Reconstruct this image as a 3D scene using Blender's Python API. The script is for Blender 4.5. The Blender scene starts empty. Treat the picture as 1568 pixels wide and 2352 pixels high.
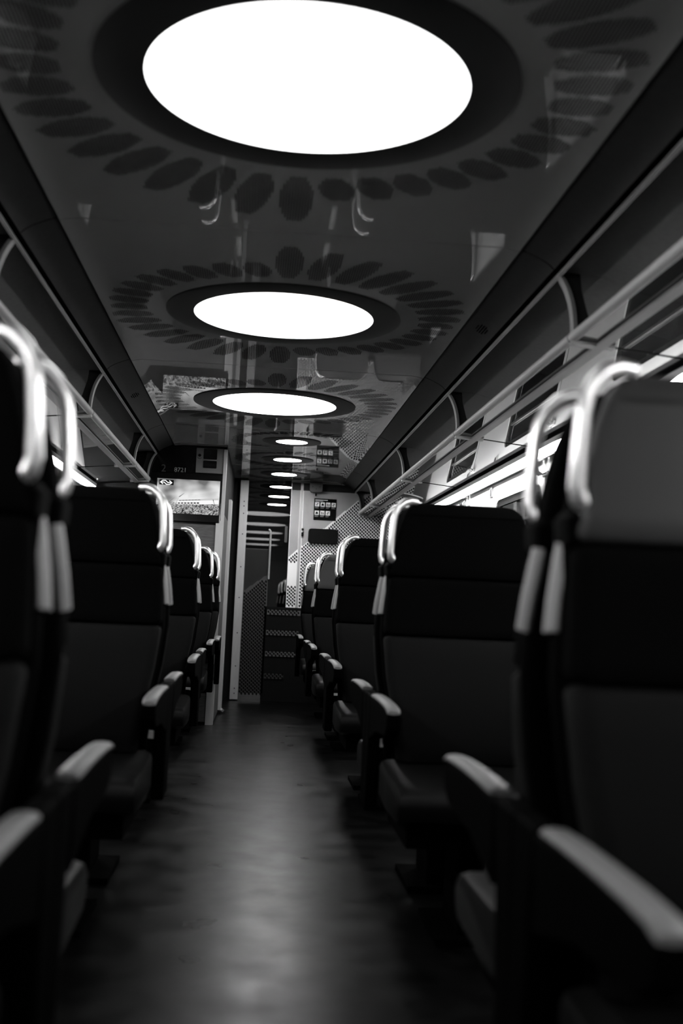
import bpy, math, random
from mathutils import Matrix, Vector
random.seed(7)
S = bpy.context.scene
COL = S.collection
K = 0.91                      # eye height above the aisle floor; heights below are often given relative to it
PI = math.pi

# ------------------------------------------------------------------ camera, world, exposure
def make_camera():
    f, yaw, pitch, roll = 2576.68, 0.0738, 0.0821, 0.0460
    cy, sy, cp, sp = math.cos(yaw), math.sin(yaw), math.cos(pitch), math.sin(pitch)
    fwd = Vector((sy*cp, cy*cp, sp)); r0 = Vector((cy, -sy, 0)); u0 = r0.cross(fwd)
    cr, sr = math.cos(roll), math.sin(roll)
    r = cr*r0 + sr*u0; u = -sr*r0 + cr*u0
    cam = bpy.data.cameras.new('camera'); o = bpy.data.objects.new('camera', cam); COL.objects.link(o)
    m = Matrix((r, u, -fwd)).transposed().to_4x4(); m.translation = Vector((0, 0, K)); o.matrix_world = m
    cam.sensor_fit = 'VERTICAL'; cam.sensor_height = 36.0; cam.sensor_width = 24.0
    cam.lens = f/2352*36; cam.clip_start = 0.02
    cam.dof.use_dof = True; cam.dof.focus_distance = 6.8; cam.dof.aperture_fstop = 2.4
    S.camera = o
make_camera()
W = bpy.data.worlds.new('night'); S.world = W; W.use_nodes = True
W.node_tree.nodes['Background'].inputs[0].default_value = (0, 0, 0, 1)
W.node_tree.nodes['Background'].inputs[1].default_value = 0.0
vs = S.view_settings
vs.view_transform = 'Standard'; vs.look = 'None'; vs.gamma = 1.0; vs.use_curve_mapping = False
vs.exposure = 0.0
LAMP = 4.2          # radiance of the round ceiling lamps
STRIP = 58.0        # radiance of the strip lights under the racks

# ------------------------------------------------------------------ materials
MATS = {}
def mat(name, g, rough=0.5, spec=0.5, metal=0.0, coat=0.0, ior=1.5, noise=None, bump=None, rnoise=None, emit=0.0):
    """g: grey value; noise=(scale, lo, hi[, stretch]); bump=(scale, strength); rnoise=(scale, lo, hi)"""
    if name in MATS: return MATS[name]
    m = bpy.data.materials.new(name); m.use_nodes = True; MATS[name] = m
    nt = m.node_tree; b = nt.nodes['Principled BSDF']
    b.inputs['Base Color'].default_value = (g, g, g, 1); b.inputs['Roughness'].default_value = rough
    b.inputs['Specular IOR Level'].default_value = spec; b.inputs['Metallic'].default_value = metal
    b.inputs['IOR'].default_value = ior
    b.inputs['Coat Weight'].default_value = coat; b.inputs['Coat Roughness'].default_value = 0.03
    if emit: b.inputs['Emission Color'].default_value = (1, 1, 1, 1); b.inputs['Emission Strength'].default_value = emit
    tc = nt.nodes.new('ShaderNodeTexCoord')
    def noise_node(scale, stretch=(1, 1, 1), detail=4):
        mp = nt.nodes.new('ShaderNodeMapping'); mp.inputs['Scale'].default_value = stretch
        n = nt.nodes.new('ShaderNodeTexNoise'); n.inputs['Scale'].default_value = scale; n.inputs['Detail'].default_value = detail
        nt.links.new(tc.outputs['Object'], mp.inputs[0]); nt.links.new(mp.outputs[0], n.inputs['Vector']); return n
    if noise:
        n = noise_node(noise[0], noise[3] if len(noise) > 3 else (1, 1, 1))
        r = nt.nodes.new('ShaderNodeMapRange'); r.inputs[1].default_value = 0.3; r.inputs[2].default_value = 0.7
        r.inputs[3].default_value = noise[1]; r.inputs[4].default_value = noise[2]
        nt.links.new(n.outputs['Fac'], r.inputs[0]); nt.links.new(r.outputs[0], b.inputs['Base Color'])
    if rnoise:
        n = noise_node(rnoise[0], rnoise[3] if len(rnoise) > 3 else (1, 1, 1), 6)
        r = nt.nodes.new('ShaderNodeMapRange'); r.inputs[1].default_value = 0.3; r.inputs[2].default_value = 0.7
        r.inputs[3].default_value = rnoise[1]; r.inputs[4].default_value = rnoise[2]
        nt.links.new(n.outputs['Fac'], r.inputs[0]); nt.links.new(r.outputs[0], b.inputs['Roughness'])
    if bump:
        n = noise_node(bump[0], bump[2] if len(bump) > 2 else (1, 1, 1))
        bp = nt.nodes.new('ShaderNodeBump'); bp.inputs['Strength'].default_value = bump[1]; bp.inputs['Distance'].default_value = 0.002
        nt.links.new(n.outputs['Fac'], bp.inputs['Height']); nt.links.new(bp.outputs[0], b.inputs['Normal'])
    return m
def emission(name, strength, g=1.0):
    if name in MATS: return MATS[name]
    m = bpy.data.materials.new(name); m.use_nodes = True; MATS[name] = m
    nt = m.node_tree; nt.nodes.clear()
    e = nt.nodes.new('ShaderNodeEmission'); e.inputs[0].default_value = (g, g, g, 1); e.inputs[1].default_value = strength
    o = nt.nodes.new('ShaderNodeOutputMaterial'); nt.links.new(e.outputs[0], o.inputs[0])
    return m

M_CEIL = mat('ceiling_lacquer', 0.27, 0.02, 0.6)
M_HOLE = mat('perforation_black', 0.004, 0.9, 0.0)
M_RING = mat('lamp_ring_black', 0.006, 0.45, 0.3)
M_LAMP = emission('lamp_diffuser', LAMP)
M_LAMPS = emission('small_lamp_diffuser', 100.0)
M_STRIP = emission('strip_diffuser', STRIP)
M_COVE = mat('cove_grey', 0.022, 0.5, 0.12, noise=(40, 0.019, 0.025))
M_BIN = mat('bin_panel_grey', 0.26, 0.5, 0.3, noise=(60, 0.24, 0.28))
M_BLACK = mat('matte_black', 0.004, 0.8, 0.1)
M_BRACKET = mat('bracket_light_grey', 0.24, 0.45, 0.4)
M_LIP = mat('lip_grey', 0.13, 0.5, 0.3)
M_HOUS = mat('strip_housing_grey', 0.7, 0.5, 0.4)
M_TRIM = mat('strip_trim_grey', 0.10, 0.5, 0.4)
M_BAR = mat('seat_side_grey', 0.17, 0.5, 0.3)
M_RAIL = mat('rail_grey', 0.42, 0.45, 0.4, noise=(300, 0.38, 0.46))
M_SHELF = mat('shelf_glass', 0.06, 0.015, 0.5, ior=2.1)
M_WALL = mat('wall_white', 0.78, 0.35, 0.5, noise=(30, 0.76, 0.80))
M_WINGLASS = mat('night_window_glass', 0.003, 0.01, 0.7, ior=1.55)
M_RUBBER = mat('window_rubber', 0.004, 0.5, 0.4)
M_ALU = mat('brushed_aluminium', 0.36, 0.38, 0.5, metal=0.25, noise=(60, 0.33, 0.39, (6, 6, 0.3)))
M_ALUDARK = mat('grey_aluminium', 0.05, 0.4, 0.5, metal=0.2)
M_FABRIC = mat('black_seat_fabric', 0.0015, 0.9, 0.015, bump=(400, 0.3))
M_LEATHER = mat('charcoal_vinyl', 0.002, 0.45, 0.09, bump=(250, 0.12))
M_GREYHEAD = mat('grey_headrest_vinyl', 0.018, 0.55, 0.35, bump=(250, 0.12))
M_LUMBAR = mat('dark_grey_fabric', 0.0045, 0.8, 0.05, bump=(400, 0.3))
M_SHELL = mat('black_seat_shell', 0.0006, 0.7, 0.01)
M_ARMPAD = mat('armrest_grey', 0.11, 0.5, 0.35, noise=(120, 0.10, 0.12))
M_FRAME = mat('seat_frame_grey', 0.22, 0.45, 0.5)
M_CHROME = mat('handle_metal', 0.85, 0.32, 0.6, metal=0.9)
M_FLOOR = mat('floor_rubber', 0.001, 0.33, 0.10, noise=(9, 0.0004, 0.003), rnoise=(6, 0.27, 0.39), bump=(60, 0.10))
M_FILM = mat('film_light_grey', 0.80, 0.45, 0.4)
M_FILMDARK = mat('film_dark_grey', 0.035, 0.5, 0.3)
M_DOT = mat('film_black_print', 0.003, 0.85, 0.05)
M_DOORGLASS = mat('black_door_glass', 0.001, 0.005, 0.5, ior=2.4)
M_WOOD = mat('dark_wood_laminate', 0.05, 0.45, 0.4, noise=(14, 0.025, 0.075, (1, 1, 14)))
M_PANELGREY = mat('control_panel_grey', 0.10, 0.5, 0.3)
M_GLOSSBLACK = mat('gloss_black', 0.003, 0.12, 0.4)
M_TEXTDIM = mat('lettering_dark_grey', 0.05, 0.6, 0.3)
M_TEXT = mat('lettering_grey', 0.22, 0.6, 0.3)
M_WHITEPRINT = mat('white_print', 0.7, 0.6, 0.2)
M_GREYBOX = mat('emergency_box_grey', 0.07, 0.5, 0.4)

# ------------------------------------------------------------------ mesh helpers
def wloc(o):
    v = Vector((0, 0, 0))
    while o is not None: v += o.location; o = o.parent
    return v
class MB:
    def __init__(s): s.v = []; s.f = []
    def add(s, verts, faces):
        n = len(s.v); s.v += [tuple(p) for p in verts]; s.f += [tuple(i+n for i in f) for f in faces]
    def box(s, x0, x1, y0, y1, z0, z1):
        s.add([(x0,y0,z0),(x1,y0,z0),(x1,y1,z0),(x0,y1,z0),(x0,y0,z1),(x1,y0,z1),(x1,y1,z1),(x0,y1,z1)],
              [(3,2,1,0),(4,5,6,7),(0,1,5,4),(1,2,6,5),(2,3,7,6),(3,0,4,7)]); return s
    def tube(s, pts, r, n=10, rz=None, caps=True):
        """sweep; r number or list; rz: second radius factor (flattened)"""
        pts = [Vector(p) for p in pts]; m = len(pts); rings = []
        up = None
        for i, p in enumerate(pts):
            t = (pts[min(i+1, m-1)] - pts[max(i-1, 0)]).normalized()
            if up is None:
                up = Vector((0, 1, 0)) if abs(t.y) < 0.9 else Vector((0, 0, 1))
            a = (up - t*up.dot(t)).normalized(); b = t.cross(a); up = a
            rr = r[i] if isinstance(r, (list, tuple)) else r
            rings.append([p + a*rr*(rz or 1)*math.cos(2*PI*k/n) + b*rr*math.sin(2*PI*k/n) for k in range(n)])
        s.loft(rings, caps); return s
    def loft(s, rings, caps=True):
        n = len(rings[0]); base = [q for r in rings for q in r]; f = []
        for i in range(len(rings)-1):
            for k in range(n):
                f.append((i*n+k, i*n+(k+1) % n, (i+1)*n+(k+1) % n, (i+1)*n+k))
        if caps: f.append(tuple(range(n-1, -1, -1))); f.append(tuple((len(rings)-1)*n+k for k in range(n)))
        s.add(base, f); return s
    def prism(s, poly, axis, a0, a1):
        """poly: 2D outline; extruded along axis 'x','y','z' from a0 to a1"""
        def P(p, a):
            return {'x': (a, p[0], p[1]), 'y': (p[0], a, p[1]), 'z': (p[0], p[1], a)}[axis]
        n = len(poly); v = [P(p, a0) for p in poly] + [P(p, a1) for p in poly]
        s.add(v, [tuple(range(n-1, -1, -1)), tuple(range(n, 2*n))] + [(k, (k+1) % n, n+(k+1) % n, n+k) for k in range(n)]); return s
    def sheet(s, prof, y0, y1, th=0.008, ny=1):
        """profile [(x,z)] extruded along y with thickness upward/outward along z"""
        n = len(prof)
        s.prism(list(prof) + [(x, z+th) for x, z in reversed(prof)], 'y', y0, y1); return s
    def build(s, name, m, parent=None, smooth=False, local=False, bevel=0.0):
        me = bpy.data.meshes.new(name)
        off = Vector((0, 0, 0)) if (local or parent is None) else wloc(parent)
        me.from_pydata([(v[0]-off.x, v[1]-off.y, v[2]-off.z) for v in s.v], [], s.f)
        me.materials.append(m); me.update()
        o = bpy.data.objects.new(name, me); COL.objects.link(o)
        if parent is not None: o.parent = parent
        if smooth:
            me.shade_smooth()
            me.set_sharp_from_angle(angle=math.radians(38))
        if bevel:
            b = o.modifiers.new('bevel', 'BEVEL'); b.width = bevel; b.segments = 2; b.limit_method = 'ANGLE'
        return o
def rrect(cx, cy, hw, hh, r, n=4):
    p = []
    for ox, oy, a in ((1, 1, 0), (-1, 1, 90), (-1, -1, 180), (1, -1, 270)):
        for k in range(n+1):
            t = math.radians(a + 90*k/n); p.append((cx+ox*(hw-r)+r*math.cos(t), cy+oy*(hh-r)+r*math.sin(t)))
    return p
def tag(o, label, cat, group=None, kind=None):
    o['label'] = label; o['category'] = cat
    if group: o['group'] = group
    if kind: o['kind'] = kind
    return o
def struct(o, label=None):
    o['kind'] = 'structure'
    if label: o['label'] = label
    return o
def thing(name, loc, label, cat, group=None):
    o = bpy.data.objects.new(name, None); COL.objects.link(o); o.location = loc; o.empty_display_size = 0.1
    return tag(o, label, cat, group)

CX = 0.059                                   # centre line of the car
PITCH = 1.9831
SEAM = [3.3309 + PITCH*k for k in (-3, -2, -1, 0, 1, 2)]     # -2.62 .. 7.297
ZC = 1.1162 + K                              # ceiling height
YB, YE = SEAM[0], 10.35                      # rear and front end of the saloon
XR, XL = 1.375, 2*CX - 1.375                 # side walls
YP = 8.26                                    # partition with the screen
def mx(x, s): return CX + s*(x - CX)         # mirror a right-hand x to side s

# ------------------------------------------------------------------ floor
floor = struct(MB().box(XL-0.1, XR+0.1, YB-0.1, YE+0.6, -0.05, 0).build('floor', M_FLOOR))

# ------------------------------------------------------------------ ceiling and its panels
ceiling = struct(MB().box(XL-0.05, XR+0.05, YB-0.1, YE+0.1, ZC+0.14, ZC+0.2).build('ceiling', M_BLACK))
def cluster_outer(a):
    a = a % 360
    q = (a - 90) % 180                       # 0..180 counted from the near / far axis
    return 0.868 - 0.20*q/90 if q <= 90 else 0.672 + 0.02*(q-90)/90
def ceiling_panel(y0, y1, x0, x1, lamps):
    g = 0.003
    prof = []
    for k in range(5):
        t = k/4; prof.append((x0+0.002+0.07*t, ZC-0.010*(1-t)**2))
    prof += [(x0+0.076, ZC), (x0+0.10, ZC), (x1-0.10, ZC), (x1-0.076, ZC)]
    for k in range(5):
        t = k/4; prof.append((x1-0.072+0.07*t, ZC-0.010*t**2))
    p = MB().sheet(prof, y0+g, y1-g, 0.03).build('ceiling_panel', M_CEIL, ceiling, smooth=True)
    px = 0.0078
    for (lx, ly, sc) in lamps:
        for k in range(36):
            a = math.radians(k*10); r0, r1 = 0.527*sc, cluster_outer(k*10)*sc
            tw = 0.048*sc
            L = r1 - r0
            def half(u):                     # half width along the radial direction
                if u < 0.45: return tw*(0.42+0.58*math.sin(u/0.45*PI/2))
                return tw*(1.0 - 0.55*((u-0.45)/0.55)**2.2)
            ca, sa = math.cos(a), math.sin(a)
            b = MB()
            cxm, cym = lx+ca*(r0+L/2), ly+sa*(r0+L/2); R = L/2+tw
            i0, i1 = int((cxm-R)/px)-1, int((cxm+R)/px)+1
            j0, j1 = int((cym-R)/px)-1, int((cym+R)/px)+1
            for i in range(i0, i1+1):
                for j in range(j0, j1+1):
                    X = i*px; Y = (j+(0.5 if i % 2 else 0))*px
                    dx, dy = X-lx, Y-ly
                    u = (dx*ca+dy*sa-r0)/L; w = abs(-dx*sa+dy*ca)
                    if u < 0 or u > 1 or w > half(u): continue
                    if X < x0+0.02 or X > x1-0.02 or Y < y0+0.012 or Y > y1-0.012: continue
                    ed = max(0, x0+0.072-X, X-x1+0.072)/0.07
                    z = ZC-0.010*ed*ed-0.0006; rr = 0.0029
                    b.add([(X+rr*math.cos(q*PI/3), Y+rr*1.15*math.sin(q*PI/3), z) for q in range(6)], [(5, 4, 3, 2, 1, 0)])
            if b.v: b.build('perforation', M_HOLE, p)
    return p
xl, xr = -0.6404, 0.760
for i in range(5):
    ly = 2.3504 + PITCH*(i-2)
    if i == 0: ceiling_panel(SEAM[i], SEAM[i+1], xl, xr, [])
    else: ceiling_panel(SEAM[i], SEAM[i+1], xl, xr, [(CX, ly, 1.0)])
ceiling_panel(SEAM[5], 8.11, xl, xr, [(0.205, 7.77, 0.62)])
ceiling_panel(8.11, 8.27, xl, xr, [])
ceiling_panel(8.27, 9.29, -0.30, xr, [(0.205, 8.775, 0.62)])
ceiling_panel(9.29, YE+0.02, -0.30, xr, [(0.205, 9.80, 0.62)])
# coves along both sides, one piece per bay
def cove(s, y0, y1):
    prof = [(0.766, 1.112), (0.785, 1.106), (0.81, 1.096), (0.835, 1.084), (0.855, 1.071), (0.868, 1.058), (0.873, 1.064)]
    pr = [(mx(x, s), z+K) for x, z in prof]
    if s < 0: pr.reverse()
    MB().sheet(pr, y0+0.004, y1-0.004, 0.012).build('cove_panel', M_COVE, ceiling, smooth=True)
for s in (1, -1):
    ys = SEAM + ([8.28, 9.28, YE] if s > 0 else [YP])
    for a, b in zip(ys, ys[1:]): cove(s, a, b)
# small oval grilles in the coves
for s, y in ((1, 4.23), (-1, 6.14)):
    b = MB()
    for k in range(5):
        for j in range(9):
            u, v = (k-2)/2.6, (j-4)/4.6
            if u*u+v*v > 1: continue
            x = 0.825+0.0085*(k-2)
            z = 1.089-0.55*(x-0.825)-0.0015
            b.box(mx(x, s)-0.0022, mx(x, s)+0.0022, y+0.012*(j-4)-0.003, y+0.012*(j-4)+0.003, z+K-0.001, z+K+0.001)
    b.build('grille', M_HOLE, ceiling)

# ------------------------------------------------------------------ round ceiling lamps
def lamp(x, y, r, R, label, group):
    t = thing('ceiling_lamp', (x, y, ZC), label, 'lamp', group)
    n = 96
    def c(rad, z): return [(x+rad*math.cos(2*PI*k/n), y+rad*math.sin(2*PI*k/n), z) for k in range(n)]
    MB().loft([c(R, ZC+0.004), c(R, ZC-0.004), c(R-0.010, ZC-0.006), c(r+0.012, ZC-0.007), c(r, ZC-0.006), c(r, ZC+0.004)], False).build('ring', M_RING, t, smooth=True)
    b = MB(); b.loft([c(r+0.001, ZC-0.001), c(r+0.001, ZC-0.0045)], True); b.build('diffuser', M_LAMP if r > 0.2 else M_LAMPS, t)
    return t
names = {-1: 'large round ceiling lamp far behind the viewer', 0: 'large round ceiling lamp just behind the viewer',
         1: 'largest round ceiling lamp, nearest, cut by the top of the picture',
         2: 'large round ceiling lamp in the middle, second of the big ones',
         3: 'third and farthest of the large round ceiling lamps'}
for i in (-1, 0, 1, 2, 3): lamp(CX, 2.3504+PITCH*(i-1), 0.35, 0.4584, names[i], 'large round ceiling lamps')
for y, l in ((7.77, 'small round ceiling lamp, nearest of the three small ones'), (8.78, 'small round ceiling lamp in the middle of the three small ones'),
             (9.80, 'small round ceiling lamp closest to the glass end door')):
    lamp(0.205, y, 0.109, 0.205, l, 'small round ceiling lamps')

# ------------------------------------------------------------------ side walls with windows
ZW0, ZW1 = 0.86, 1.55                         # window opening bottom, top
def win_y(i): return SEAM[i]+0.06, SEAM[i]+1.13
def wall_bay(b, x, y0, y1, hole):
    z0, z1 = 0.0, 1.76
    if not hole:
        b.add([(x, y0, z0), (x, y1, z0), (x, y1, z1), (x, y0, z1)], [(0, 1, 2, 3)]); return
    hy0, hy1 = hole
    h = rrect((hy0+hy1)/2, (ZW0+ZW1)/2, (hy1-hy0)/2, (ZW1-ZW0)/2, 0.09, 5)
    n = len(h); cy, cz = (hy0+hy1)/2, (ZW0+ZW1)/2
    out = []
    for k, (py, pz) in enumerate(h):
        q = k//6                               # corner quadrant
        out.append({0: (y1, z1), 1: (y0, z1), 2: (y0, z0), 3: (y1, z0)}[q])
    v = [(x, p[0], p[1]) for p in h]
    corners = [(x, y1, z1), (x, y0, z1), (x, y0, z0), (x, y1, z0)]
    f = []
    for k in range(n):
        q = k//6; nx = (k+1) % n
        if nx//6 == q: f.append((k, nx, n+q))
        else: f.append((k, nx, n+(q+1) % 4, n+q))
    b.add(v+corners, f)
    v2 = v + [(x+(0.06 if x > 0 else -0.06), p[0], p[1]) for p in h]
    b.add(v2, [(k, (k+1) % n, n+(k+1) % n, n+k) for k in range(n)])
wn = 0
for s, nm in ((1, 'right'), (-1, 'left')):
    x = mx(XR, s); b = MB()
    bays = []
    for i in range(5):
        wall_bay(b, x, SEAM[i], SEAM[i+1], win_y(i)); bays.append(win_y(i))
    if s > 0:
        wall_bay(b, x, SEAM[5], 9.28, win_y(5)); bays.append(win_y(5)); wall_bay(b, x, 9.28, YE+0.1, None)
    else:
        wall_bay(b, x, SEAM[5], YE+0.1, None)
    wall = struct(b.build('wall_'+nm, M_WALL))
    for k, (y0, y1) in enumerate(bays):
        wn += 1
        o = MB(); R = rrect((y0+y1)/2, (ZW0+ZW1)/2, (y1-y0)/2+0.004, (ZW1-ZW0)/2+0.004, 0.09, 6)
        I = rrect((y0+y1)/2, (ZW0+ZW1)/2, (y1-y0)/2-0.035, (ZW1-ZW0)/2-0.035, 0.06, 6)
        xs = [x+s*0.022, x+s*0.006, x+s*0.010, x+s*0.022]
        o.loft([[(xs[0], *p) for p in R], [(xs[1], *p) for p in R], [(xs[2], *p) for p in I], [(xs[3], *p) for p in I]], False)
        w = struct(o.build('window_%d' % wn, M_RUBBER, smooth=True))
        g = MB().prism(rrect((y0+y1)/2, (ZW0+ZW1)/2, (y1-y0)/2-0.033, (ZW1-ZW0)/2-0.033, 0.06, 6), 'x', x+s*0.018, x+s*0.024)
        g.build('pane', M_WINGLASS, w)
        MB().box(x+s*0.012-0.005, x+s*0.012+0.005, y0+0.04, y1-0.04, 1.395, 1.408).build('sash_bar', M_ALUDARK, w)
    # wall panel joints
    for y in SEAM[1:]:
        MB().box(x-s*0.0008-0.0007, x-s*0.0008+0.0007, y-0.0025, y+0.0025, 0.5, 1.74).build('panel_joint', M_FRAME, wall)
# rear wall behind the viewer
struct(MB().box(XL, XR, YB-0.06, YB, 0, ZC+0.1).build('wall_rear', mat('rear_wall_grey', 0.08, 0.5)))

# ------------------------------------------------------------------ strip lights under the racks
for s, nm in ((1, 'right'), (-1, 'left')):
    ys = SEAM[1:] + ([9.28] if s > 0 else [8.2])
    t = thing('strip_light', (mx(1.33, s), (ys[0]+ys[-1])/2, 0.75+K), 'long white strip light under the luggage rack on the %s side' % nm, 'light', 'strip lights along the side walls')
    def pz(pts): return [(mx(x, s), z+K) for x, z in pts]
    for a, b in zip(ys, ys[1:]):
        MB().prism(pz([(1.3012, 0.7655), (1.346, 0.7495), (1.346, 0.772), (1.3012, 0.772)]), 'y', a+0.003, b-0.003).build('diffuser', M_STRIP, t)
        MB().prism(pz([(1.347, 0.742), (1.356, 0.742), (1.356, 0.772), (1.347, 0.772)]), 'y', a+0.05, b-0.05).build('lower_trim', M_TRIM, t)
        MB().prism(pz([(1.3455, 0.737), (1.358, 0.737), (1.358, 0.773), (1.3455, 0.773)]), 'y', b-0.04, b+0.04).build('clip', M_TRIM, t)
    MB().prism(pz([(1.296, 0.768), (1.3010, 0.768), (1.3010, 0.7735), (1.360, 0.7735), (1.360, 0.790), (1.296, 0.790)]), 'y', ys[0], ys[-1]).build('housing', M_HOUS, t)
    MB().prism(pz([(1.295, 0.790), (1.360, 0.790), (1.360, 0.7945), (1.295, 0.7945)]), 'y', ys[0], ys[-1]).build('gasket', M_BLACK, t)

# ------------------------------------------------------------------ luggage racks
def rack(s, nm, yend):
    t = thing('luggage_rack', (mx(1.1, s), 3.0, 0.85+K), 'overhead luggage rack with grey tube rail and curved brackets along the %s side' % nm, 'luggage rack', 'luggage racks')
    ys = SEAM[1:] + ([9.28] if s > 0 else []) + [yend]
    br = [SEAM[i] for i in (1, 2, 3, 4, 5)] + ([9.28] if s > 0 else []) + [yend-0.03]
    prof = [(0.884, 1.030), (0.886, 1.046), (0.90, 1.052), (0.95, 1.053), (1.02, 1.048), (1.09, 1.030), (1.16, 0.998), (1.24, 0.948), (1.31, 0.88), (1.365, 0.82)]
    for a, b in zip(ys, ys[1:]):
        pr = [(mx(x, s), z+K) for x, z in prof]
        if s < 0: pr.reverse()
        MB().sheet(pr, a+0.002, b-0.002, 0.008).build('bin_panel', M_BIN, t, smooth=True)
        MB().tube([(mx(0.887, s), a+0.004, 1.040+K), (mx(0.887, s), b-0.004, 1.040+K)], 0.0075, 8).build('lip', M_LIP, t, smooth=True)
        MB().tube([(mx(0.933, s), a+0.0015, 0.849+K), (mx(0.933, s), b-0.0015, 0.849+K)], 0.0165, 20).build('rail', M_RAIL, t, smooth=True)
        sp = [(0.940, 0.838), (1.365, 0.797)]
        pr = [(mx(x, s), z+K) for x, z in sp]
        if s < 0: pr.reverse()
        MB().sheet(pr, a+0.003, b-0.003, 0.006).build('shelf_pane', M_SHELF, t)
        fb = [(1.000, 0.8275), (1.032, 0.8245), (1.032, 0.8165), (1.000, 0.8195)]
        MB().prism([(mx(x, s), z+K) for x, z in fb], 'y', a, b).build('support_bar', M_BRACKET, t)
    for y in br:
        # curved upright
        n = 9; outer = []; inner = []
        for k in range(n):
            u = k/(n-1)
            p = ((1-u)**2*0.879+2*u*(1-u)*0.930+u*u*0.930, (1-u)**2*1.040+2*u*(1-u)*0.975+u*u*0.858)
            outer.append(p); inner.append((p[0]+0.012, p[1]))
        poly = [(mx(x, s), z+K) for x, z in outer+inner[::-1]]
        b = MB().prism(poly, 'y', y-0.019, y+0.019)
        br_o = b.build('bracket', M_BRACKET, t, smooth=True)
        web = [(x+0.012, z) for x, z in outer] + [(1.00, 0.862), (0.975, 0.93), (0.955, 1.00), (0.95, 1.048), (0.90, 1.05)]
        MB().prism([(mx(x, s), z+K) for x, z in web], 'y', y-0.004, y+0.004).build('web', M_COVE, br_o)
        arm = [(0.925, 0.838), (1.06, 0.8255), (1.06, 0.817), (0.925, 0.824)]
        MB().prism([(mx(x, s), z+K) for x, z in arm], 'y', y-0.026, y+0.012).build('arm', M_BRACKET, br_o)
        MB().tube([(mx(0.933, s), y-0.002, 0.849+K), (mx(0.933, s), y+0.002, 0.849+K)], 0.0172, 20).build('collar', M_BLACK, br_o)
        MB().prism([(mx(x, s), z+K) for x, z in ((1.06, 0.8262), (1.30, 0.8030), (1.30, 0.8010), (1.06, 0.8242))], 'y', y-0.003, y+0.003).build('pane_joint', M_BLACK, br_o)
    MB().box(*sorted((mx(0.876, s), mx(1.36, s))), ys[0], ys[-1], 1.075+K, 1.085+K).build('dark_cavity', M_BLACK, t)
rack(1, 'right', YE-0.01); rack(-1, 'left', YP-0.01)

# coat hooks on the window pillars
HK = {3: 'coat hook on the right wall beside the nearest visible window', 4: 'coat hook on the right wall, second along above the seat backs',
      5: 'coat hook on the right wall, farthest, near the end of the strip light'}
def hook(s, y, label):
    x = mx(XR, s); z = 0.672+K
    t = thing('coat_hook', (x, y, z), label, 'hook', 'coat hooks')
    MB().box(*sorted((x, x-s*0.012)), y-0.045, y+0.045, z-0.012, z+0.012).build('plate', M_FRAME, t, bevel=0.003)
    for dy in (-0.034, -0.014, 0.014, 0.034):
        MB().tube([(x-s*0.008, y+dy, z+0.004), (x-s*0.03, y+dy, z-0.004), (x-s*0.048, y+dy, z+0.006), (x-s*0.056, y+dy, z+0.03)], [0.004, 0.004, 0.004, 0.003], 6).build('prong', M_ALUDARK, t, smooth=True)
for i in (3, 4, 5): hook(1, SEAM[i]-0.02, HK[i])
hook(-1, SEAM[5]-0.02, 'coat hook on the left wall under the rack')
hook(-1, SEAM[4]-0.02, 'coat hook on the left wall beside the nearest handles')
# small clips on the wall over the window
for y, l in ((6.55, 'small metal clip on the white wall beside the window'), (7.41, 'small metal clip on the white wall, farther from the window')):
    t = thing('wall_clip', (XR, y, 0.70+K), l, 'clip', 'wall clips')
    MB().box(XR-0.008, XR, y-0.03, y+0.03, 0.672+K, 0.735+K).build('plate', M_FRAME, t, bevel=0.002)
    MB().box(XR-0.012, XR-0.007, y-0.012, y+0.012, 0.682+K, 0.725+K).build('slot', M_ALUDARK, t)
# loudspeaker under the far end of the rack
t = thing('loudspeaker', (1.135, 8.42, 0.80+K), 'round white loudspeaker under the far end of the right rack', 'loudspeaker')
def cyl(cx, cy, z0, z1, r, n=32): return MB().loft([[(cx+r*math.cos(2*PI*k/n), cy+r*math.sin(2*PI*k/n), z) for k in range(n)] for z in (z0, z1)])
cyl(1.135, 8.42, 0.790+K, 0.800+K, 0.10).build('face', M_WALL, t)
b = MB()
for i in range(-9, 10):
    for j in range(-9, 10):
        if i*i+j*j < 85:
            X, Y = 1.135+i*0.0058, 8.42+j*0.0058
            b.add([(X+0.0019*math.cos(q*PI/2), Y+0.0019*math.sin(q*PI/2), 0.7894+K) for q in range(4)], [(3, 2, 1, 0)])
b.build('grille', M_ALUDARK, t)

# ------------------------------------------------------------------ film print helpers (black hexagons on the end walls and door)
def hexes(b, to3, u0, u1, v0, v1, pitch, keep, lean=0.25):
    cw, ch = pitch*0.52, pitch
    i = 0; u = u0+cw/2
    while u < u1:
        v = v0 + (0.25 if i % 2 else 0.75)*ch
        while v < v1:
            if keep(u, v):
                h, w = ch*0.42, cw*0.46
                pts = [(0, h), (w, h*0.45), (w, -h*0.45), (0, -h), (-w, -h*0.45), (-w, h*0.45)]
                b.add([to3(u+p[0]-lean*p[1]*0.5, v+p[1]) for p in pts], [tuple(range(6))])
            v += ch
        u += cw; i += 1

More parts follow.
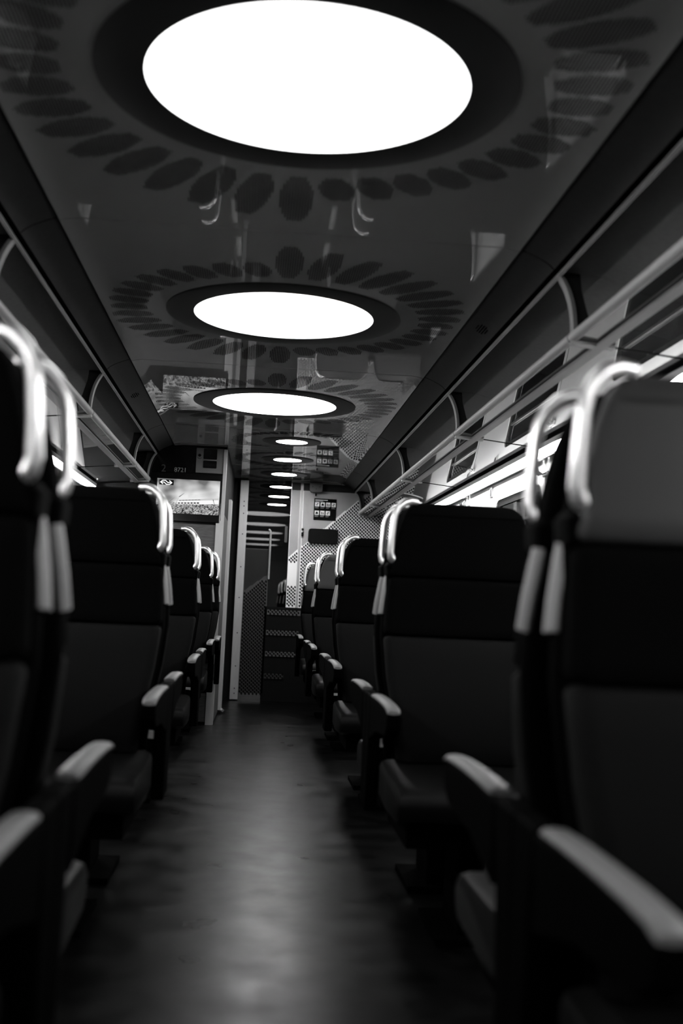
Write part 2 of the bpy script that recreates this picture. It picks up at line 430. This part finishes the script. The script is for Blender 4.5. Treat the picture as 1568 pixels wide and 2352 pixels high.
# ------------------------------------------------------------------ end wall, right of the door
wall_end = struct(MB().box(0.292, XR+0.05, YE, YE+0.05, 0.86, ZC+0.05).build('wall_end', M_FILM))
def diag(x): return 0.409+0.895*(x-0.304)+K
fy = YE-0.0008
def keep_f(u, v):
    if v < diag(u)+0.012: return False
    return not (0.375 < u < 0.408)
def keep_c(u, v):
    if v > diag(u)-0.012: return False
    if u < 0.40 and 0.145+K < v < 0.36+K: return False
    return not (0.378 < u < 0.405)
b = MB(); hexes(b, lambda u, v: (u, fy, v), 0.296, 1.10, 0.9, ZC-0.01, 0.0128, keep_f); o = b.build('fine_dot_print', M_DOT, wall_end); o['kind'] = 'stuff'
b = MB(); hexes(b, lambda u, v: (u, fy, v), 0.296, XR, 0.87, ZC-0.05, 0.031, keep_c); o = b.build('hexagon_print', M_DOT, wall_end); o['kind'] = 'stuff'
MB().box(0.30, XR, YE-0.0004, YE, 1.035+K, ZC-0.012).build('shade_band', M_FILMDARK, wall_end)  # shade under the ceiling, painted as a darker band of the film
MB().box(0.379, 0.403, YE-0.006, YE, 0.86, ZC).build('joint_strip', M_ALU, wall_end)
MB().box(0.292, 0.755, YE-0.02, YE, ZC-0.012, ZC-0.002).build('top_trim', M_ALU, wall_end)
MB().box(0.10, XR+0.05, YE-0.004, YE+0.05, 0, 0.86).build('lower_panel', M_BLACK, wall_end)
# film on the last stretch of the right wall
wr = bpy.data.objects['wall_right']
b = MB(); hexes(b, lambda u, v: (XR-0.0015, u, v), 9.32, YE-0.02, 0.6, 1.72, 0.031, lambda u, v: True); o = b.build('hexagon_print', M_DOT, wr); o['kind'] = 'stuff'
# poster with seven pictograms
t = thing('safety_poster', (0.61, YE-0.004, 0.868+K), 'black notice with seven white pictograms on the perforated end wall', 'notice')
MB().box(0.508, 0.716, YE-0.004, YE-0.001, 0.766+K, 0.968+K).build('sheet', M_GLOSSBLACK, t)
for r, (zz, cols) in enumerate(((0.914, 4), (0.835, 3))):
    for c in range(cols):
        x = 0.536+0.051*c; z = zz+K; y = YE-0.0046
        o = MB().box(x-0.020, x+0.020, y, y+0.0006, z-0.020, z+0.020).build('pictogram', M_WHITEPRINT, t)
        g = MB(); k = r*4+c; yy = y-0.0004
        if k % 3 == 0:
            g.box(x-0.012, x+0.004, yy, yy+0.0003, z-0.008, z-0.003); g.box(x-0.003, x+0.012, yy, yy+0.0003, z+0.003, z+0.009); g.box(x-0.002, x+0.002, yy, yy+0.0003, z-0.014, z+0.013)
        elif k % 3 == 1:
            g.prism([(x-0.013, z-0.012), (x+0.013, z-0.012), (x+0.009, z+0.004), (x, z+0.013), (x-0.009, z+0.004)], 'y', yy, yy+0.0003)
        else:
            g.box(x-0.011, x-0.003, yy, yy+0.0003, z-0.015, z+0.010); g.box(x+0.004, x+0.012, yy, yy+0.0003, z-0.015, z+0.006)
        g.build('glyph', M_GLOSSBLACK, o)
        for q in range(3):
            MB().box(x-0.019, x+0.006+0.004*((q*7+k*3) % 4), y, y+0.0004, z-0.028-0.0045*q, z-0.0262-0.0045*q).build('caption_line', M_FRAME, t)
MB().box(0.517, 0.632, YE-0.0046, YE-0.004, 0.951+K, 0.957+K).build('title_line', M_WHITEPRINT, t)
MB().box(0.517, 0.590, YE-0.0046, YE-0.004, 0.942+K, 0.945+K).build('title_line', M_WHITEPRINT, t)
# dark screen-shaped panel
t = tag(MB().prism(rrect(0.604, 0.617+K, 0.138, 0.070, 0.03), 'y', YE-0.03, YE-0.001).build('display_box', M_BLACK, bevel=0.006), 'black rounded box on the perforated end wall under the notice', 'box')
# emergency light box under the ceiling
t = thing('emergency_light', (0.517, YE-0.05, 1.06+K), 'grey rounded box hanging from the ceiling at the end wall', 'emergency light')
MB().prism([(0.459, ZC-0.011), (0.576, ZC-0.011)] + [(0.517+0.0585*math.cos(q*PI/12), 1.035+K-0.022*math.sin(q*PI/12)) if False else
      (0.517+(0.0585-0.025)*(1 if q < 6 else -1)+0.025*math.cos(-q*PI/2/6 if q < 6 else -PI/2-(q-6)*PI/2/6), 1.043+K+0.025*math.sin(-q*PI/2/6 if q < 6 else -PI/2-(q-6)*PI/2/6)) for q in range(13)], 'y', YE-0.075, YE-0.03).build('housing', M_GREYBOX, t, bevel=0.004)
for dx in (-0.033, 0.0, 0.033):
    MB().tube([(0.517+dx, YE-0.078, 1.068+K-(0.02 if dx == 0 else 0)), (0.517+dx, YE-0.074, 1.068+K-(0.02 if dx == 0 else 0))], 0.0035, 8).build('screw', M_BLACK, t)
MB().box(0.510, 0.526, YE-0.05, YE-0.03, 0.985+K, 1.008+K).build('sensor', M_GLOSSBLACK, t)
# small switches beside the joint strip
for z, h, l in ((0.675, 0.010, 'small round black button beside the joint strip on the end wall'), (0.628, 0.022, 'small black switch under the round button on the end wall')):
    tag(MB().prism(rrect(0.413, z+K, 0.011, h, 0.008), 'y', YE-0.016, YE-0.001).build('switch', M_GLOSSBLACK, bevel=0.003), l, 'switch', 'switches on the end wall')

# ------------------------------------------------------------------ glass end door
door = struct(MB().box(-0.11, 0.292, YE+0.001, YE+0.04, 0.0, ZC+0.05).build('door_1', M_DOORGLASS))
def keep_d(u, v): return v < 1.78
b = MB(); hexes(b, lambda u, v: (u, YE-0.0008, v), -0.10, 0.285, 1.30, 1.80, 0.0128, keep_d); o = b.build('fine_dot_print', M_DOT, door); o['kind'] = 'stuff'
MB().box(-0.10, 0.118, YE-0.004, YE, 0.07, 1.385).build('film_panel', M_FILMDARK, door)
def dd(u): return 0.10+K+0.75*(u+0.06)
b = MB(); hexes(b, lambda u, v: (u, YE-0.0052, v), -0.098, 0.116, 0.08, 1.38, 0.0128, lambda u, v: v > dd(u)+0.015); o = b.build('fine_dot_print', M_DOT, door); o['kind'] = 'stuff'
b = MB(); hexes(b, lambda u, v: (u, YE-0.0052, v), -0.098, 0.116, 0.055, 1.38, 0.033, lambda u, v: v < dd(u)-0.015); o = b.build('hexagon_print', M_DOT, door); o['kind'] = 'stuff'
for z, x1 in ((-0.10, 0.43), (-0.287, 0.42), (-0.48, 0.41), (-0.682, 0.30)):
    st = MB().box(0.125, x1, YE-0.012, YE-0.004, z+K-0.022, z+K+0.022).build('step_strip', M_FILMDARK if z < -0.6 else mat('film_mid_grey', 0.09, 0.5, 0.3), door)
    b = MB(); hexes(b, lambda u, v: (u, YE-0.0126, v), 0.128, x1-0.004, z+K-0.022, z+K+0.024, 0.033, lambda u, v: True); b.build('hexagon_print', M_DOT, st)['kind'] = 'stuff'
MB().tube([(0.105, YE-0.03, 0.655+K), (0.118, YE-0.045, 0.64+K), (0.121, YE-0.045, 0.60+K), (0.121, YE-0.045, 0.20+K)], 0.009, 10).build('door_handle', M_FRAME, door, smooth=True)
MB().prism(rrect(0.262, 0.62+K, 0.012, 0.075, 0.008), 'y', YE-0.02, YE+0.001).build('door_lock', mat('lock_grey', 0.02, 0.4), door)

# post beside the door
post = struct(MB().box(-0.176, -0.104, YE-0.06, YE+0.02, 0.012, 1.095+K).build('trim_1', M_ALU), 'light grey door post with screw holes')
for z in (0.90, 0.858, 0.79, 0.60, 0.30, 0.02, -0.30, -0.60, -0.80, -0.845):
    MB().tube([(-0.137, YE-0.0625, z+K), (-0.137, YE-0.059, z+K)], 0.0055, 10).build('screw', M_BLACK, post)
struct(MB().box(-0.30, -0.176, YE-0.02, YE+0.04, 0, ZC+0.05).build('wall_doorside', M_BLACK))
# corridor wall behind the partition
cw = struct(MB().prism([(-0.30, YP+0.01), (-0.253, YP+0.01), (-0.235, YE), (-0.30, YE)], 'z', 0, ZC+0.05).build('wall_corridor', M_BLACK))
MB().prism([(-0.26, YP+0.052), (-0.2515, YP+0.052), (-0.243, 9.0), (-0.26, 9.0)], 'z', 0.02, 0.62+K).build('corridor_panel', M_ALUDARK, cw)
MB().prism([(-0.244, 9.05), (-0.222, 9.05), (-0.217, 9.22), (-0.24, 9.22)], 'z', 0.03, 0.80+K).build('corridor_strip', M_ALU, cw)
MB().tube([(-0.215, 9.1, 0.02), (-0.205, 9.1, 0.035)], 0.018, 8).build('door_stop', M_CHROME, cw, smooth=True)

# ------------------------------------------------------------------ partition with screen
part = struct(MB().box(XL, -0.258, YP, YP+0.04, 0, ZC+0.1).build('wall_partition', M_GLOSSBLACK))
MB().box(XL+0.01, -0.310, YP-0.004, YP, 0.02, 0.537+K).build('wood_panel', M_WOOD, part)
tp = struct(MB().box(-0.308, -0.252, YP-0.018, YP+0.05, 0.0, 0.57+K).build('trim_2', M_ALU), 'light grey edge post of the partition')
tp2 = struct(MB().box(-0.276, -0.252, YP-0.016, YP+0.05, 0.57+K, ZC-0.02).build('trim_3', M_ALU), 'light grey upper edge of the partition')
# screen
yS = YP-0.022
scr = thing('information_screen', (-0.52, YP-0.02, 0.735+K), 'lit information screen showing a train in reeds, above the wood panel', 'screen')
MB().box(-0.81, -0.276, yS+0.002, YP, 0.545+K, 0.91+K).build('bezel', M_GLOSSBLACK, scr, bevel=0.012)
def picture_mat():
    m = bpy.data.materials.new('screen_picture'); m.use_nodes = True; nt = m.node_tree; nt.nodes.clear()
    N = nt.nodes.new; L = nt.links.new
    tc = N('ShaderNodeTexCoord'); sep = N('ShaderNodeSeparateXYZ'); L(tc.outputs['Generated'], sep.inputs[0])
    # clouds
    mp = N('ShaderNodeMapping'); mp.inputs['Scale'].default_value = (2.4, 1, 1.8); mp.inputs['Rotation'].default_value = (0, 0.3, 0); mp.inputs['Location'].default_value = (0.75, 0, 0.2); L(tc.outputs['Generated'], mp.inputs[0])
    n1 = N('ShaderNodeTexNoise'); n1.inputs['Scale'].default_value = 0.9; n1.inputs['Detail'].default_value = 2; L(mp.outputs[0], n1.inputs['Vector'])
    r1 = N('ShaderNodeMapRange'); r1.inputs[1].default_value = 0.36; r1.inputs[2].default_value = 0.62; r1.inputs[3].default_value = 0.16; r1.inputs[4].default_value = 0.85; L(n1.outputs['Fac'], r1.inputs[0])
    # grass
    mg = N('ShaderNodeMapping'); mg.inputs['Scale'].default_value = (26, 1, 13); mg.inputs['Rotation'].default_value = (0, 0.7, 0); L(tc.outputs['Generated'], mg.inputs[0])
    n2 = N('ShaderNodeTexNoise'); n2.inputs['Scale'].default_value = 1.3; n2.inputs['Detail'].default_value = 5; n2.inputs['Distortion'].default_value = 1.5; L(mg.outputs[0], n2.inputs['Vector'])
    r2 = N('ShaderNodeMapRange'); r2.inputs[1].default_value = 0.40; r2.inputs[2].default_value = 0.66; r2.inputs[3].default_value = 0.02; r2.inputs[4].default_value = 0.65; L(n2.outputs['Fac'], r2.inputs[0])
    # horizon
    n3 = N('ShaderNodeTexNoise'); n3.inputs['Scale'].default_value = 14; L(tc.outputs['Generated'], n3.inputs['Vector'])
    ad = N('ShaderNodeMath'); ad.operation = 'MULTIPLY_ADD'; ad.inputs[1].default_value = 0.16; L(n3.outputs['Fac'], ad.inputs[0]); L(sep.outputs['Z'], ad.inputs[2])
    hz = N('ShaderNodeMapRange'); hz.inputs[1].default_value = 0.355; hz.inputs[2].default_value = 0.395; L(ad.outputs[0], hz.inputs[0])
    mix = N('ShaderNodeMix'); mix.data_type = 'FLOAT'; L(hz.outputs[0], mix.inputs[0]); L(r2.outputs[0], mix.inputs[2]); L(r1.outputs[0], mix.inputs[3])
    e = N('ShaderNodeEmission'); L(mix.outputs[0], e.inputs[0]); e.inputs[1].default_value = 1.0
    o = N('ShaderNodeOutputMaterial'); L(e.outputs[0], o.inputs[0]); return m
sx0, sx1, sz0, sz1 = -0.750, -0.292, 0.608+K, 0.859+K
MB().box(sx0, sx1, yS, yS+0.002, sz0, sz1).build('picture', picture_mat(), scr)
E_W, E_G, E_K = emission('screen_white', 0.95), emission('screen_grey', 0.22), emission('screen_black', 0.004)
def sp(u, v, d=0.0): return (sx0+(sx1-sx0)*u, yS-0.0004-d, sz0+(sz1-sz0)*v)
def poly(name, pts, m, parent, d=0.0):
    b = MB(); n = len(pts); b.add([sp(u, v, d) for u, v in pts]+[sp(u, v, d-0.0003) for u, v in pts], [tuple(range(n)), tuple(range(2*n-1, n-1, -1))]); return b.build(name, m, parent)
tr = poly('train_image', [(0.33, 0.27), (0.33, 0.345), (0.74, 0.41), (0.99, 0.44), (0.99, 0.33), (0.70, 0.29)], E_W, scr, 0.0002)
poly('train_roof', [(0.36, 0.36), (0.36, 0.40), (0.98, 0.49), (0.98, 0.44)], emission('screen_light', 0.6), scr, 0.0002)
for k in range(7):
    u = 0.345+0.05*k; poly('train_window', [(u, 0.285+0.004*k), (u, 0.315+0.005*k), (u+0.036, 0.318+0.005*k), (u+0.036, 0.287+0.004*k)], E_K, tr, 0.0004)
    u = 0.36+0.05*k; poly('train_window', [(u, 0.372+0.0065*k), (u, 0.384+0.0065*k), (u+0.038, 0.388+0.0065*k), (u+0.038, 0.376+0.0065*k)], E_K, tr, 0.0004)
for (u0, v0, u1, v1, w, m) in ((0.30, 0.22, 0.36, 0.49, 0.006, E_G), (0.36, 0.48, 0.44, 0.60, 0.022, E_G), (0.20, 0.31, 0.29, 0.46, 0.006, E_K), (0.90, 0.45, 0.935, 0.26, 0.010, E_K),
                                (0.60, 0.03, 0.72, 0.22, 0.007, E_W), (0.58, 0.02, 0.60, 0.25, 0.006, E_K), (0.64, 0.05, 0.80, 0.0, 0.014, E_W), (0.72, 0.18, 0.88, 0.06, 0.006, E_W),
                                (0.84, 0.04, 0.98, 0.24, 0.007, E_W), (0.40, 0.14, 0.60, 0.20, 0.007, E_K), (0.10, 0.05, 0.16, 0.28, 0.006, E_W), (0.90, 0.0, 0.94, 0.14, 0.012, E_K)):
    dx, dz = u1-u0, v1-v0; l = math.hypot(dx, dz); nx, nz = -dz/l*w/2, dx/l*w
    poly('reed_image', [(u0-nx, v0-nz*0.5), (u0+nx, v0+nz*0.5), (u1+nx*0.2, v1+nz*0.1), (u1-nx*0.2, v1-nz*0.1)], m, scr, 0.0006)
for k in range(4):                                    # overhead wires in the picture
    poly('wire_image', [(0.5, 0.47+0.025*k), (0.5, 0.473+0.025*k), (0.99, 0.562+0.04*k), (0.99, 0.558+0.04*k)], emission('screen_wire', 0.4), scr, 0.0002)
lg = poly('logo_field', [(0.035, 0.815), (0.035, 0.965), (0.262, 0.965), (0.262, 0.815)], E_K, scr, 0.0004)
def lp(x, y): return (0.035+(x-140)/290*0.227, 0.965-(y-187)/105*0.150)
def stroke(pts, w):
    b = MB(); d = 0.0007
    P = [Vector((p[0], p[1])) for p in pts]
    for a, c in zip(P, P[1:]):
        t_ = (c-a).normalized(); n_ = Vector((-t_.y, t_.x))*w/2; e_ = t_*w*0.30
        q = [a-e_+n_, a-e_-n_, c+e_-n_, c+e_+n_]
        b.add([sp(*lp(v.x, v.y), d) for v in q], [(0, 1, 2, 3)])
    return b
stroke([(212, 276), (163, 239), (208, 203), (262, 203), (312, 246), (372, 246)], 19).build('logo_arrow', E_W, lg)
stroke([(342, 206), (392, 246), (345, 283), (285, 283), (236, 240), (186, 240)], 19).build('logo_arrow', E_W, lg)
# control panel
cp = thing('control_panel', (-0.37, YP-0.002, 1.0+K), 'light grey panel with two dark display windows above the screen', 'panel')
MB().box(-0.477, -0.278, YP-0.006, YP, 0.917+K, 1.100+K).build('plate', M_PANELGREY, cp)
for z0, z1 in ((1.018, 1.096), (0.953, 1.008)):
    MB().prism(rrect(-0.375, (z0+z1)/2+K, 0.049, (z1-z0)/2, 0.006), 'y', YP-0.009, YP-0.005).build('display_window', M_GLOSSBLACK, cp)
MB().tube([(-0.453, YP-0.012, 1.045+K), (-0.453, YP-0.005, 1.045+K)], 0.011, 16).build('knob', M_GLOSSBLACK, cp)
arc = [(-0.453+0.017*math.cos(a), YP-0.0065, 1.035+K+0.014*math.sin(a)) for a in [PI*1.15+PI*0.7*k/8 for k in range(9)]]
MB().tube(arc, 0.0018, 5).build('arrow_mark', M_GLOSSBLACK, cp)
def text(name, s_, x, z, size, m, label):
    c = bpy.data.curves.new(name, 'FONT'); c.body = s_; c.size = size; c.extrude = 0.0006
    o = bpy.data.objects.new('tmp', c); COL.objects.link(o)
    dg = bpy.context.evaluated_depsgraph_get(); me = bpy.data.meshes.new_from_object(o.evaluated_get(dg))
    bpy.data.objects.remove(o); me.name = name; me.materials.clear(); me.materials.append(m)
    o = bpy.data.objects.new(name, me); COL.objects.link(o); o.location = (x, YP-0.002, z); o.rotation_euler = (PI/2, 0, 0)
    return tag(o, label, 'lettering')
text('class_number', '2', -0.730, 0.911+K, 0.076, M_TEXTDIM, 'dim figure 2 on the black partition above the screen')
text('coach_number', '8721', -0.634, 0.915+K, 0.046, M_TEXT, 'grey coach number 8721 on the black partition')

# ------------------------------------------------------------------ seats
def hw_at(z):
    T = [(0.40, .19), (0.50, .197), (0.605, .212), (0.70, .230), (0.82, .243), (0.90, .241), (1.0, .233), (1.10, .217), (1.17, .200), (1.205, .184), (1.222, .170), (1.231, .155), (1.2355, .135)]
    for (a, p), (b, q) in zip(T, T[1:]):
        if z <= b: return p+(q-p)*max(0, (z-a)/(b-a))
    return T[-1][1]
def yf_at(z):          # cushion front
    T = [(0.40, -.19), (0.50, -.215), (0.60, -.222), (0.72, -.205), (0.83, -.178), (1.0, -.143), (1.12, -.128), (1.20, -.115), (1.236, -.085)]
    for (a, p), (b, q) in zip(T, T[1:]):
        if z <= b: return p+(q-p)*max(0, (z-a)/(b-a))
    return T[-1][1]
def yb_at(z): return -0.028-0.06*(1.236-z)/0.8
def pad_ring(z, inset, mid=0.55, front=True):
    """rounded slab cross-section; the cushion sits on the front of the shell"""
    h = hw_at(z)-inset
    if front: y0, y1 = yf_at(z)+inset*0.8, yb_at(z)-0.045
    else: y0, y1 = yb_at(z)-0.05, yb_at(z)
    d = y1-y0; r = min(0.028, d*0.45)
    return [(p[0], p[1], z) for p in rrect(0, (y0+y1)/2, h, d/2, r, 4)]
def cushion(z0, z1, top=False):
    b = MB(); zs = [(z0, 0.014), (z0+0.004, 0.005), (z0+0.012, 0.0)]
    n = 6
    zs += [(z0+(z1-z0)*k/n, 0) for k in range(1, n)]
    zs += [(z1-0.012, 0.0), (z1-0.004, 0.005), (z1, 0.014)] if not top else [(1.19, 0), (1.205, 0), (1.217, 0), (1.226, 0), (1.232, 0.002), (1.2355, 0.010)]
    b.loft([pad_ring(z, i) for z, i in zs]); return b
def make_seat(side, plain=False):
    """seat facing -y, its back plane at y=0; side -1/+1: which end carries the aisle handle and armrest"""
    root = bpy.data.objects.new('train_seat', None); COL.objects.link(root)
    P = lambda b, n, m, par=root, **k: b.build(n, m, par, local=True, **k)
    P(cushion(1.003, 1.2355, True), 'headrest', M_FABRIC, smooth=True)
    P(cushion(0.826, 1.000), 'back_cushion', M_FABRIC, smooth=True)
    P(cushion(0.45, 0.822), 'lumbar_cushion', M_LUMBAR, smooth=True)
    b = MB(); b.loft([pad_ring(z, (-0.004 if z < 1.2 else -0.001), front=False) for z in (0.36, 0.5, 0.605, 0.7, 0.82, 0.9, 1.0, 1.1, 1.17, 1.205, 1.222, 1.231, 1.2355)])
    P(b, 'back_shell', M_SHELL, smooth=True)
    # seat cushion with rounded front lip
    b = MB(); rings = []
    for x, ins in ((-0.238, 0.02), (-0.232, 0.006), (-0.215, 0.0), (-0.1, -0.003), (0.1, -0.003), (0.215, 0.0), (0.232, 0.006), (0.238, 0.02)):
        pts = [(-0.14, 0.455-ins), (-0.30, 0.440-ins), (-0.45, 0.437-ins), (-0.53, 0.436-ins), (-0.565, 0.428-ins), (-0.582+ins*0.6, 0.408-ins*0.5), (-0.585+ins*0.6, 0.385), (-0.572+ins*0.5, 0.355+ins*0.5), (-0.54, 0.340+ins*0.5), (-0.30, 0.330+ins*0.5), (-0.14, 0.345+ins*0.5)]
        rings.append([(x, p[0], p[1]) for p in pts])
    b.loft(rings); P(b, 'seat_cushion', M_LEATHER, smooth=True)
    P(MB().box(-0.20, 0.20, -0.50, -0.08, 0.27, 0.335), 'seat_pan', M_SHELL)
    P(MB().box(-0.035, 0.035, -0.40, -0.16, 0.02, 0.275), 'pedestal', M_SHELL, bevel=0.01)
    P(MB().box(-0.10, 0.10, -0.44, -0.12, 0.0, 0.02), 'foot_plate', M_SHELL)
    if plain: return root
    s = side
    # armrest: black body with grey pad
    ax = s*0.252
    prof = [(-0.12, 0.645), (-0.30, 0.650), (-0.46, 0.648), (-0.53, 0.644), (-0.548, 0.630), (-0.545, 0.595), (-0.50, 0.572), (-0.30, 0.560), (-0.12, 0.52)]
    ar = P(MB().prism([(p[0], p[1]-0.010) for p in prof], 'x', ax-0.020, ax+0.020), 'armrest', M_SHELL, bevel=0.006)
    b = MB(); rr = []
    pr = [(-0.150, 0.647), (-0.158, 0.650), (-0.25, 0.652), (-0.36, 0.652), (-0.46, 0.650), (-0.53, 0.646), (-0.543, 0.642), (-0.552, 0.636)]
    for y, z in pr:
        e = 0.004 if y in (-0.150, -0.552) else 0
        rr.append([(ax+s*0.003+q[0]*(1-e*40)*0.86, y, z-0.009+q[1]) for q in ((-0.022, 0), (-0.022, 0.003), (-0.016, 0.0075), (0, 0.009), (0.016, 0.0075), (0.022, 0.003), (0.022, 0), (0, -0.002))])
    b.loft(rr); P(b, 'armrest_pad', M_ARMPAD, ar, smooth=True)
    P(MB().prism([(-0.001, 0.30), (-0.07, 0.30), (-0.075, 0.345), (-0.10, 0.55), (-0.12, 0.640), (-0.001, 0.640)], 'x', s*0.252-0.019, s*0.252+0.019), 'side_panel', M_SHELL, bevel=0.006)
    # side frame bar below the handle, cut short to imitate its fade into shade
    bar = [(s*0.222, -0.062, 1.03), (s*0.232, -0.066, 0.98), (s*0.240, -0.072, 0.93), (s*0.245, -0.078, 0.885)]
    P(MB().tube(bar, 0.011, 10, rz=1.9), 'side_frame', M_BAR, smooth=True)
    # grab handle: from the top corner out and down, back in at the side
    hp = [(s*0.150, -0.100, 1.236), (s*0.172, -0.107, 1.2375), (s*0.192, -0.113, 1.231), (s*0.209, -0.118, 1.215), (s*0.2195, -0.121, 1.195), (s*0.224, -0.122, 1.172),
          (s*0.228, -0.122, 1.12), (s*0.230, -0.122, 1.075), (s*0.226, -0.120, 1.060), (s*0.214, -0.116, 1.050), (s*0.196, -0.110, 1.046)]
    P(MB().tube(hp, [0.010, 0.0115, 0.012, 0.0115, 0.0105, 0.0105, 0.0105, 0.0115, 0.013, 0.015, 0.016], 12), 'handle', M_CHROME, smooth=True)
    P(MB().loft([[(p[0], p[1], z) for p in rrect(s*0.214, -0.082, 0.026-i, 0.046-i, 0.016)] for z, i in ((0.995, 0.012), (1.005, 0.002), (1.035, 0.0), (1.046, 0.008))]), 'handle_mount', M_SHELL, smooth=True)
    return root
protoA, protoB, protoC = make_seat(-1), make_seat(1), make_seat(1, True)
used = set()
def copy_tree(o, parent=None):
    c = o.copy(); COL.objects.link(c); c.parent = parent
    for ch in o.children: copy_tree(ch, c)
    return c
def put_seat(proto, x, y, rot, label, head=None, sx=1.0):
    o = proto if proto not in used else copy_tree(proto)
    used.add(proto)
    o.location = (x, y, 0); o.rotation_euler = (0, 0, PI if rot else 0); o.scale = (sx, 1, 1)
    tag(o, label, 'seat', 'train seats')
    for ch in o.children:
        if ch.name.startswith('headrest'):
            ch.material_slots[0].link = 'OBJECT'; ch.material_slots[0].material = head or M_FABRIC
    return o
PAIR = [1.535, 3.525, 5.505, 7.475]
XA = {1: 0.637, -1: -0.512}
XWN = {1: 1.118, -1: -0.995}
ROW = ['nearest row', 'second row', 'third row', 'fourth row']
def seat(s, w, r, away, lab, head=None):
    if w: pr = protoC
    else: pr = (protoA if s > 0 else protoB) if not away else (protoB if s > 0 else protoA)
    y = PAIR[r] if not away else PAIR[r]
    put_seat(pr, (XWN if w else XA)[s], y, away, lab, head, 0.94 if w else 1.0)
SIDE = {1: 'right', -1: 'left'}
for r in range(4):
    for s in (1, -1):
        hd = M_GREYHEAD if (s > 0 and r in (0, 3)) else None
        ht = ' with light grey headrest' if hd else ''
        seat(s, False, r, False, 'black aisle seat%s facing the viewer, %s on the %s' % (ht, ROW[r], SIDE[s]), hd)
        seat(s, True, r, False, 'black window seat facing the viewer, %s on the %s' % (ROW[r], SIDE[s]))
        if r == 3 and s < 0: continue
        seat(s, False, r, True, 'black aisle seat facing away, back to back with the %s on the %s' % (ROW[r], SIDE[s]))
        if r < 2: seat(s, True, r, True, 'black window seat facing away, back to back with the %s on the %s' % (ROW[r], SIDE[s]))
put_seat(protoA, XA[1], 9.42, False, 'farthest black aisle seat with grey headrest facing the viewer, by the end wall', M_GREYHEAD)
put_seat(protoC, XWN[1], 9.42, False, 'farthest black window seat on the right, by the end wall', M_GREYHEAD, 0.94)
put_seat(protoB, XA[-1]+0.02, 8.20, False, 'last black aisle seat on the left, back against the partition')
